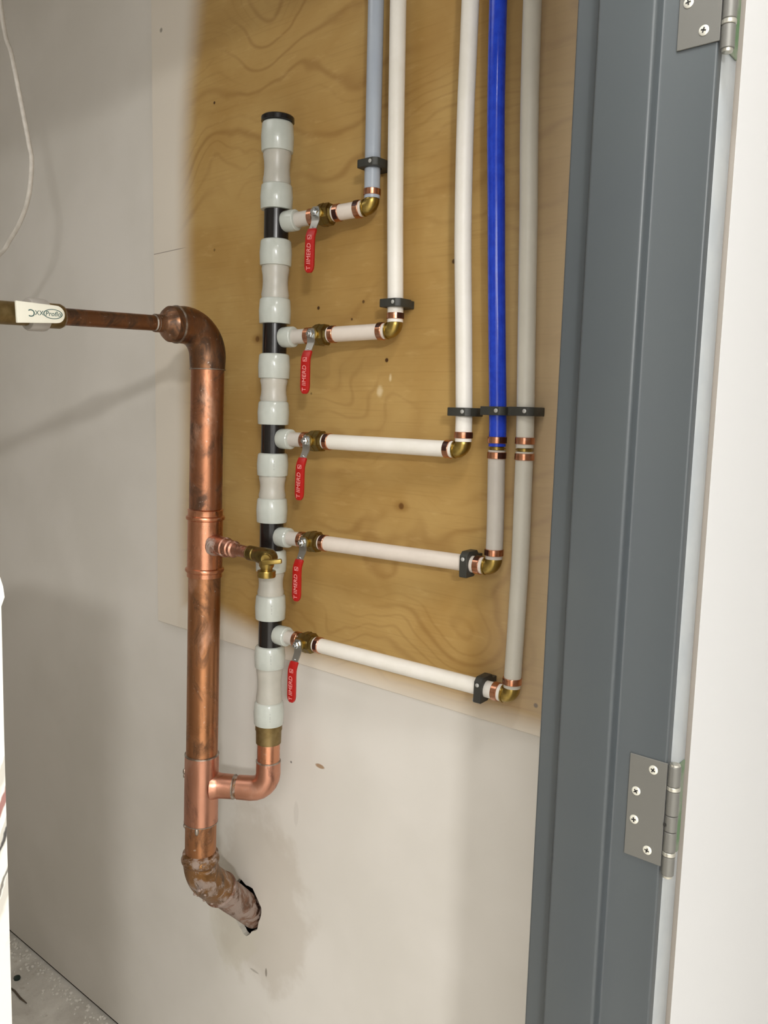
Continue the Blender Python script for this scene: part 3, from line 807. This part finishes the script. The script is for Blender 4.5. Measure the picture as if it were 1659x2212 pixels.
# brass elbows: leg towards -x and leg up
ep = thing('brass_elbow', '', 'elbow', (0, 0, 0), 'brass elbows')
pts = bend((-0.0185, 0, 0), (0, 0, 0), (0, 0, 0.0155), 0.0125, 8)
bm = sweep(B(), pts, lambda i: 0.0128 if i in (0, len(pts) - 1) else 0.0140, 28)
ob('body', bm, M['brass'], ep)
ob('flange', lathe(B(), (0, 0, 0), (-1, 0, 0), [(0.0135, 0.0135), (0.0138, 0.0152), (0.0165, 0.0152), (0.0168, 0.0135)], 28), M['brass'], ep)
EL = ['brass elbow under the short blue grey tube', 'brass elbow at the foot of the second white tube from the left', 'brass elbow at the foot of the middle white tube, between plywood knots',
      'brass elbow below the blue tube, right of a black clip', 'brass elbow at the bottom right corner of the plywood board']
EL[0] = 'brass elbow under the blue grey tube'; EL[2] = 'brass elbow at the foot of the tube left of the blue one'
ELB = []
for i, (q0, u, L) in enumerate(BRP):
    o = ep if i == 0 else copy_tree(ep)
    c = q0 + u * L
    o.location = c; o.rotation_euler = (0, -math.asin(u.z) * 0.5, math.atan2(u.y, u.x)); o['label'] = EL[i]
    ELB.append(c)

# ------------------------------------------------------------------ rising tubes
def riser_tube(name, label, path, material, root_z, mats2=None):
    t = thing(name, label, 'tube', path[0], 'rising tubes')
    cu('tube', sweep(B(), spline(path, 10), RTB, 32), material, t)
    return t
YT = -0.034
E1, E2, E3, E4, E5 = ELB
up = 0.014
T1 = riser_tube('riser_tube', 'blue grey plastic tube, leftmost of the five rising tubes', [(E1.x, YT, E1.z + up), (-1.0221, YT, 2.183), (-1.0236, YT, 2.45), (-1.0242, YT, 2.60), (-1.0245, YT, 3.24)], M['grey_tube'], 0)
T2 = riser_tube('riser_tube', 'white tube just right of the blue grey tube', [(E2.x, YT, E2.z + up), (-0.9605, YT, 1.94), (-0.9678, YT, 2.131), (-0.9733, YT, 2.4365), (-0.976, YT, 2.60), (-0.977, YT, 3.24)], M['white_tube'], 0)
T3 = riser_tube('riser_tube', 'curved white tube immediately left of the blue tube', [(E3.x, YT, E3.z + up), (-0.8045, YT, 1.745), (-0.8110, YT, 1.87), (-0.8203, YT, 2.036), (-0.8240, YT, 2.22), (-0.8230, YT, 2.395), (-0.821, YT, 3.24)], M['white_tube'], 0)
T4 = riser_tube('riser_tube', 'bright blue tube among the white ones', [(-0.7362, YT, 1.6865), (-0.7381, YT, 1.746), (-0.7553, YT, 2.029), (-0.7701, YT, 2.381), (-0.776, YT, 3.24)], M['blue_tube'], 0)
T4b = riser_tube('riser_tube', 'short milky tube between the blue tube and its brass elbow', [(E4.x, YT, E4.z + up), (-0.7332, YT, 1.56), (-0.7362, YT, 1.66), (-0.7362, YT, 1.6805)], M['stub'], 0)
T5 = riser_tube('riser_tube', 'long cream tube running down beside the grey door frame', [(-0.6846, YT, 1.6865), (-0.6864, YT, 1.747), (-0.6966, YT, 2.022), (-0.7083, YT, 2.364), (-0.714, YT, 3.24)], M['cream_tube'], 0)
T5b = riser_tube('riser_tube', 'milky lower tube from the rightmost coupling to the corner elbow', [(E5.x, YT, E5.z + up), (-0.6846, YT, 1.40), (-0.6829, YT, 1.513), (-0.6840, YT, 1.62), (-0.6844, YT, 1.6805)], M['cream_tube'], 0)
Zd = (0, 0, 1)
FRONT = -0.95
for t, E, pr in ((T1, E1, None), (T2, E2, -0.15), (T3, E3, -0.15), (T4b, E4, -2.2), (T5b, E5, None)):
    crimp(t, (E.x, YT, E.z + up + .0055), Zd, printed=pr)
crimp(T4, (-0.7365, YT, 1.6915), Zd, printed=-0.25)
crimp(T4b, (-0.7362, YT, 1.6665), Zd, printed=-0.35)
crimp(T5, (-0.6848, YT, 1.6925), Zd)
crimp(T5b, (-0.6842, YT, 1.6670), Zd)
for x, lab in ((-0.7362, 'brass coupling under the blue tube'), (-0.6845, 'brass coupling in the rightmost tube')):
    c = thing('coupling', lab, 'coupling', (x, YT, 1.6835), 'brass couplings')
    ob('body', lathe(B(), (0, 0, -0.0028), Zd, [(0, 0.0110), (0.0003, 0.0118), (0.0053, 0.0118), (0.0056, 0.0110)], 28), M['brass'], c)
    ob('flange', lathe(B(), (0, 0, -0.0006), Zd, [(0, 0.0118), (0.0002, 0.0145), (0.0012, 0.0145), (0.0014, 0.0118)], 28), M['brass'], c)

# ------------------------------------------------------------------ pipe clips
cp = thing('pipe_clip', '', 'clip', (0, 0, 0), 'pipe clips')
ri = RTB + 0.0004
poly = [(-0.0215, -0.0195), (-0.0195, -0.0215), (0.0150, -0.0215), (0.0225, -0.0140), (0.0225, 0.0150), (0.0150, 0.0200), (0.0150, 0.0335), (-0.0120, 0.0335), (-0.0120, 0.0185), (-0.004, 0.0165)]
inner = [(ri * math.cos(math.radians(a)), ri * math.sin(math.radians(a))) for a in range(105, -181, -15)]
poly2 = poly + inner[0:] + [(-ri - .0002, 0.007), (-0.0185, 0.009), (-0.0215, 0.006)]
bm = prism(B(), poly2, -0.007, 0.007); bevel(bm, 0.0008, 1, 0.7)
ob('body', bm, M['clip'], cp)
ob('nail_head', lathe(B(), (0.0100, -0.0215, 0.0005), (0, -1, 0), [(-0.001, 0.0034), (0.0007, 0.0034), (0.0014, 0.0022), (0.0016, 0)], 14), M['nail'], cp)
CL = [((-1.0200, 2.1735), 0, 'dark clip on the blue grey tube'), ((-0.9590, 1.9280), 0, 'dark clip just above the second brass elbow, on the second tube from the left'),
      ((-0.8035, 1.7410), 0, 'dark clip on the white tube left of the blue tube'), ((-0.7382, 1.7440), 0, 'dark clip around the blue tube'),
      ((-0.6860, 1.7442), 0, 'dark clip on the rightmost tube, beside the door frame'),
      ((-0.7790, 1.4866), 1, 'dark upright clip at the end of the fourth sideways tube'), ((-0.7400, 1.2790), 1, 'dark upright clip at the end of the lowest sideways tube')]
for i, (p, side, lab) in enumerate(CL):
    o = cp if i == 0 else copy_tree(cp)
    y = YT + 0.0005
    if side:
        q0, u, L = BRP[3 if i == 5 else 4]
        k = (p[0] - q0.x) / u.x; c = q0 + u * k
        o.location = (c.x, c.y, c.z); o.rotation_euler = (0, -math.pi / 2, 0)
        o.rotation_euler = (0, -math.pi / 2 - math.asin(u.z), math.atan2(u.y, u.x))
    else:
        o.location = (p[0], y, p[1])
    o['label'] = lab

# ------------------------------------------------------------------ hinges
hp = thing('hinge', 'lower steel butt hinge on the grey door frame, its four screws in view', 'hinge', (-0.300, -0.350, 1.2600), 'door hinges')
hl = hp.location.copy()
bm = B(); box(bm, (-0.3480, -0.3520, 1.2600), (-0.3065, -0.3500, 1.3755)); bevel(bm, 0.0004, 1); ob('frame_leaf', rel(bm, hl), M['hinge'], hp)
bm = B(); box(bm, (-0.3075, -0.3380, 1.2580), (-0.3060, -0.3000, 1.3640)); bevel(bm, 0.0004, 1); ob('door_leaf', rel(bm, hl), M['green'], hp)['label'] = 'greenish folded leaf'
KX, KY = -0.3000, -0.3475
segs = [(1.2515, 1.2735, 0), (1.2735, 1.2785, 1), (1.2785, 1.3010, 0), (1.3013, 1.3190, 0), (1.3193, 1.3465, 0), (1.3465, 1.3515, 1), (1.3515, 1.3740, 0)]
for z0, z1, kind in segs:
    h = z1 - z0; r = 0.0066 if not kind else 0.0070
    bm = lathe(B(), (KX, KY, z0), Zd, [(0, r - .0012), (0.0004, r - .0003), (0.0008, r), (h - .0008, r), (h - .0004, r - .0003), (h, r - .0012)], 24)
    ob('bearing' if kind else 'knuckle', rel(bm, hl), M['bearing'] if kind else M['hinge'], hp)
ob('pin_tip', rel(lathe(B(), (KX, KY, 1.2480), Zd, [(0, 0.003), (0.001, 0.0052), (0.0038, 0.0056)], 20), hl), M['bearing'], hp)
ob('pin_tip', rel(lathe(B(), (KX, KY, 1.3738), Zd, [(0, 0.0056), (0.002, 0.0054), (0.003, 0.003)], 20), hl), M['bearing'], hp)
ob('grease_hole', rel(lathe(B(), (KX - 0.0025, KY, 1.3085), V((-0.3, -0.95, 0)), [(0.0052, 0.0017), (0.0070, 0.0017)], 12), hl), M['dark'], hp)  # dark plug painted as the shade in the hole
for k, (x, z) in enumerate(((-0.3213, 1.3642), (-0.3387, 1.3351), (-0.3389, 1.3025), (-0.3220, 1.2729))):
    s = ob('screw', rel(lathe(B(), (x, -0.3519, z), (0, -1, 0), [(0, 0.0050), (0.0006, 0.0050), (0.0012, 0.0042), (0.0015, 0.0025), (0.0015, 0)], 24), hl), M['screw'], hp)
    bm = B()
    for a in (0.5 + k * 0.45, 0.5 + k * 0.45 + math.pi / 2):
        g = box(B(), (-0.0026, -0.0017, -0.0007), (0.0026, -0.0009, 0.0007))
        bmesh.ops.rotate(g, matrix=Matrix.Rotation(a, 3, 'Y'), verts=g.verts[:], cent=(0, 0, 0))
        bmesh.ops.translate(g, vec=(x, -0.3519, z), verts=g.verts[:])
        tm = bpy.data.meshes.new('tmp'); g.to_mesh(tm); bm.from_mesh(tm); g.free(); bpy.data.meshes.remove(tm)
    ob('cross_recess', rel(bm, hl), M['dark'], s, smooth=False)  # dark cross laid on the head as the shade of its recess
h2 = copy_tree(hp); h2.location = hl + V((0, 0, 0.839)); h2['label'] = 'upper steel butt hinge on the grey door frame, cut by the top picture edge'

# ------------------------------------------------------------------ cable, carton, floor bits, panel screw
pth = [(-2.05, -0.25, 3.24), (-1.9469, -0.25, 2.6234), (-1.9001, -0.25, 2.4955), (-1.8633, -0.25, 2.3907), (-1.8327, -0.25, 2.2978), (-1.8222, -0.25, 2.2573), (-1.8375, -0.25, 2.1913),
       (-1.8754, -0.25, 2.1416), (-1.9315, -0.25, 2.1023), (-1.99, -0.25, 2.074), (-2.3, -0.22, 2.02), (-2.8, -0.15, 2.05), (-3.59, -0.1, 2.10)]
cb = ob('cable', sweep(B(), spline(pth, 8), 0.0052, 14), M['cable']); recenter(cb, pth[0])
tag(cb, 'white cable hanging in a loop at the upper left corner', 'cable')

bm = B()
ed = [(1.540, -0.7772), (1.525, -0.7735), (1.512, -0.7765)]
def cp_poly():
    pts = [(-1.20, FLOOR), (-0.777, FLOOR), (-0.777, 0.9), (-0.7772, 1.36), (-0.7765, 1.495), (-0.7765, 1.512), (-0.7725, 1.522), (-0.7738, 1.534), (-0.7790, 1.553), (-0.80, 1.558), (-1.20, 1.556)]
    return pts
a = [bm.verts.new((-0.90, y, z)) for y, z in cp_poly()]; b = [bm.verts.new((-1.25, y, z)) for y, z in cp_poly()]
bm.faces.new(a); bm.faces.new(b[::-1])
for i in range(len(a)): bm.faces.new((a[i], a[(i + 1) % len(a)], b[(i + 1) % len(a)], b[i]))
ct = ob('carton', bm, M['carton'], smooth=False); recenter(ct, (-1.07, -0.99, FLOOR))
tag(ct, 'tall white carton with red and black smudges, cut by the left picture edge', 'box')

bm = B()
for i in range(420):
    x = random.uniform(-2.9, -1.85); y = -abs(random.gauss(0, 0.03)) + 0.008 if i % 3 else random.uniform(-0.25, 0)
    r = random.uniform(0.0016, 0.0062) if y > -0.06 else random.uniform(0.0012, 0.003)
    g = bmesh.ops.create_icosphere(bm, subdivisions=1, radius=r)
    for v in g['verts']: v.co = V((v.co.x * random.uniform(.5, 1.4), v.co.y * random.uniform(.6, 1.4), v.co.z * random.uniform(.4, 1.1)))
    bmesh.ops.translate(bm, vec=(x, y, FLOOR + r * 0.35), verts=g['verts'])
cr = ob('plaster_crumbs', bm, M['crumb'], smooth=False); cr['kind'] = 'stuff'; recenter(cr, (-2.3, -0.03, FLOOR))
tag(cr, 'white plaster crumbs strewn on the floor along the wall', 'debris')
bm = lathe(B(), (0, 0, 0), Zd, [(0, 0.009), (0.004, 0.0105), (0.008, 0.0095), (0.010, 0.006), (0.0105, 0)], 16)
o = ob('pellet', bm, M['pellet']); o.location = (-2.345, -0.079, FLOOR); tag(o, 'small dark green pellet lying on the dusty floor', 'pellet')
bm = B(); sweep(bm, [(-0.055, 0, 0.003), (-0.02, 0.002, 0.0032), (0.02, -0.001, 0.003), (0.055, 0.001, 0.0028)], lambda i: (0.0015, 0.003, 0.003, 0.0012)[i], 8)
o = ob('wood_sliver', bm, M['twig']); o.location = (-2.275, -0.113, FLOOR); tag(o, 'thin brown sliver lying on the dusty floor', 'debris')
sc_ = thing('panel_screw', 'single screw in the plywood below the lowest dark clip', 'screw', (-0.7814, 0, 1.2379))
ob('head', lathe(B(), (0, 0.0006, 0), (0, -1, 0), [(0, 0.0046), (0.001, 0.0046), (0.0016, 0.0030), (0.0016, 0)], 18), M['nail'], sc_)
ob('recess', lathe(B(), (0, -0.0009, 0), (0, -1, 0), [(0, 0.0018), (0.0004, 0.0018), (0.0004, 0)], 6), M['dark'], sc_)  # dark disc on the head as the shade of its recess
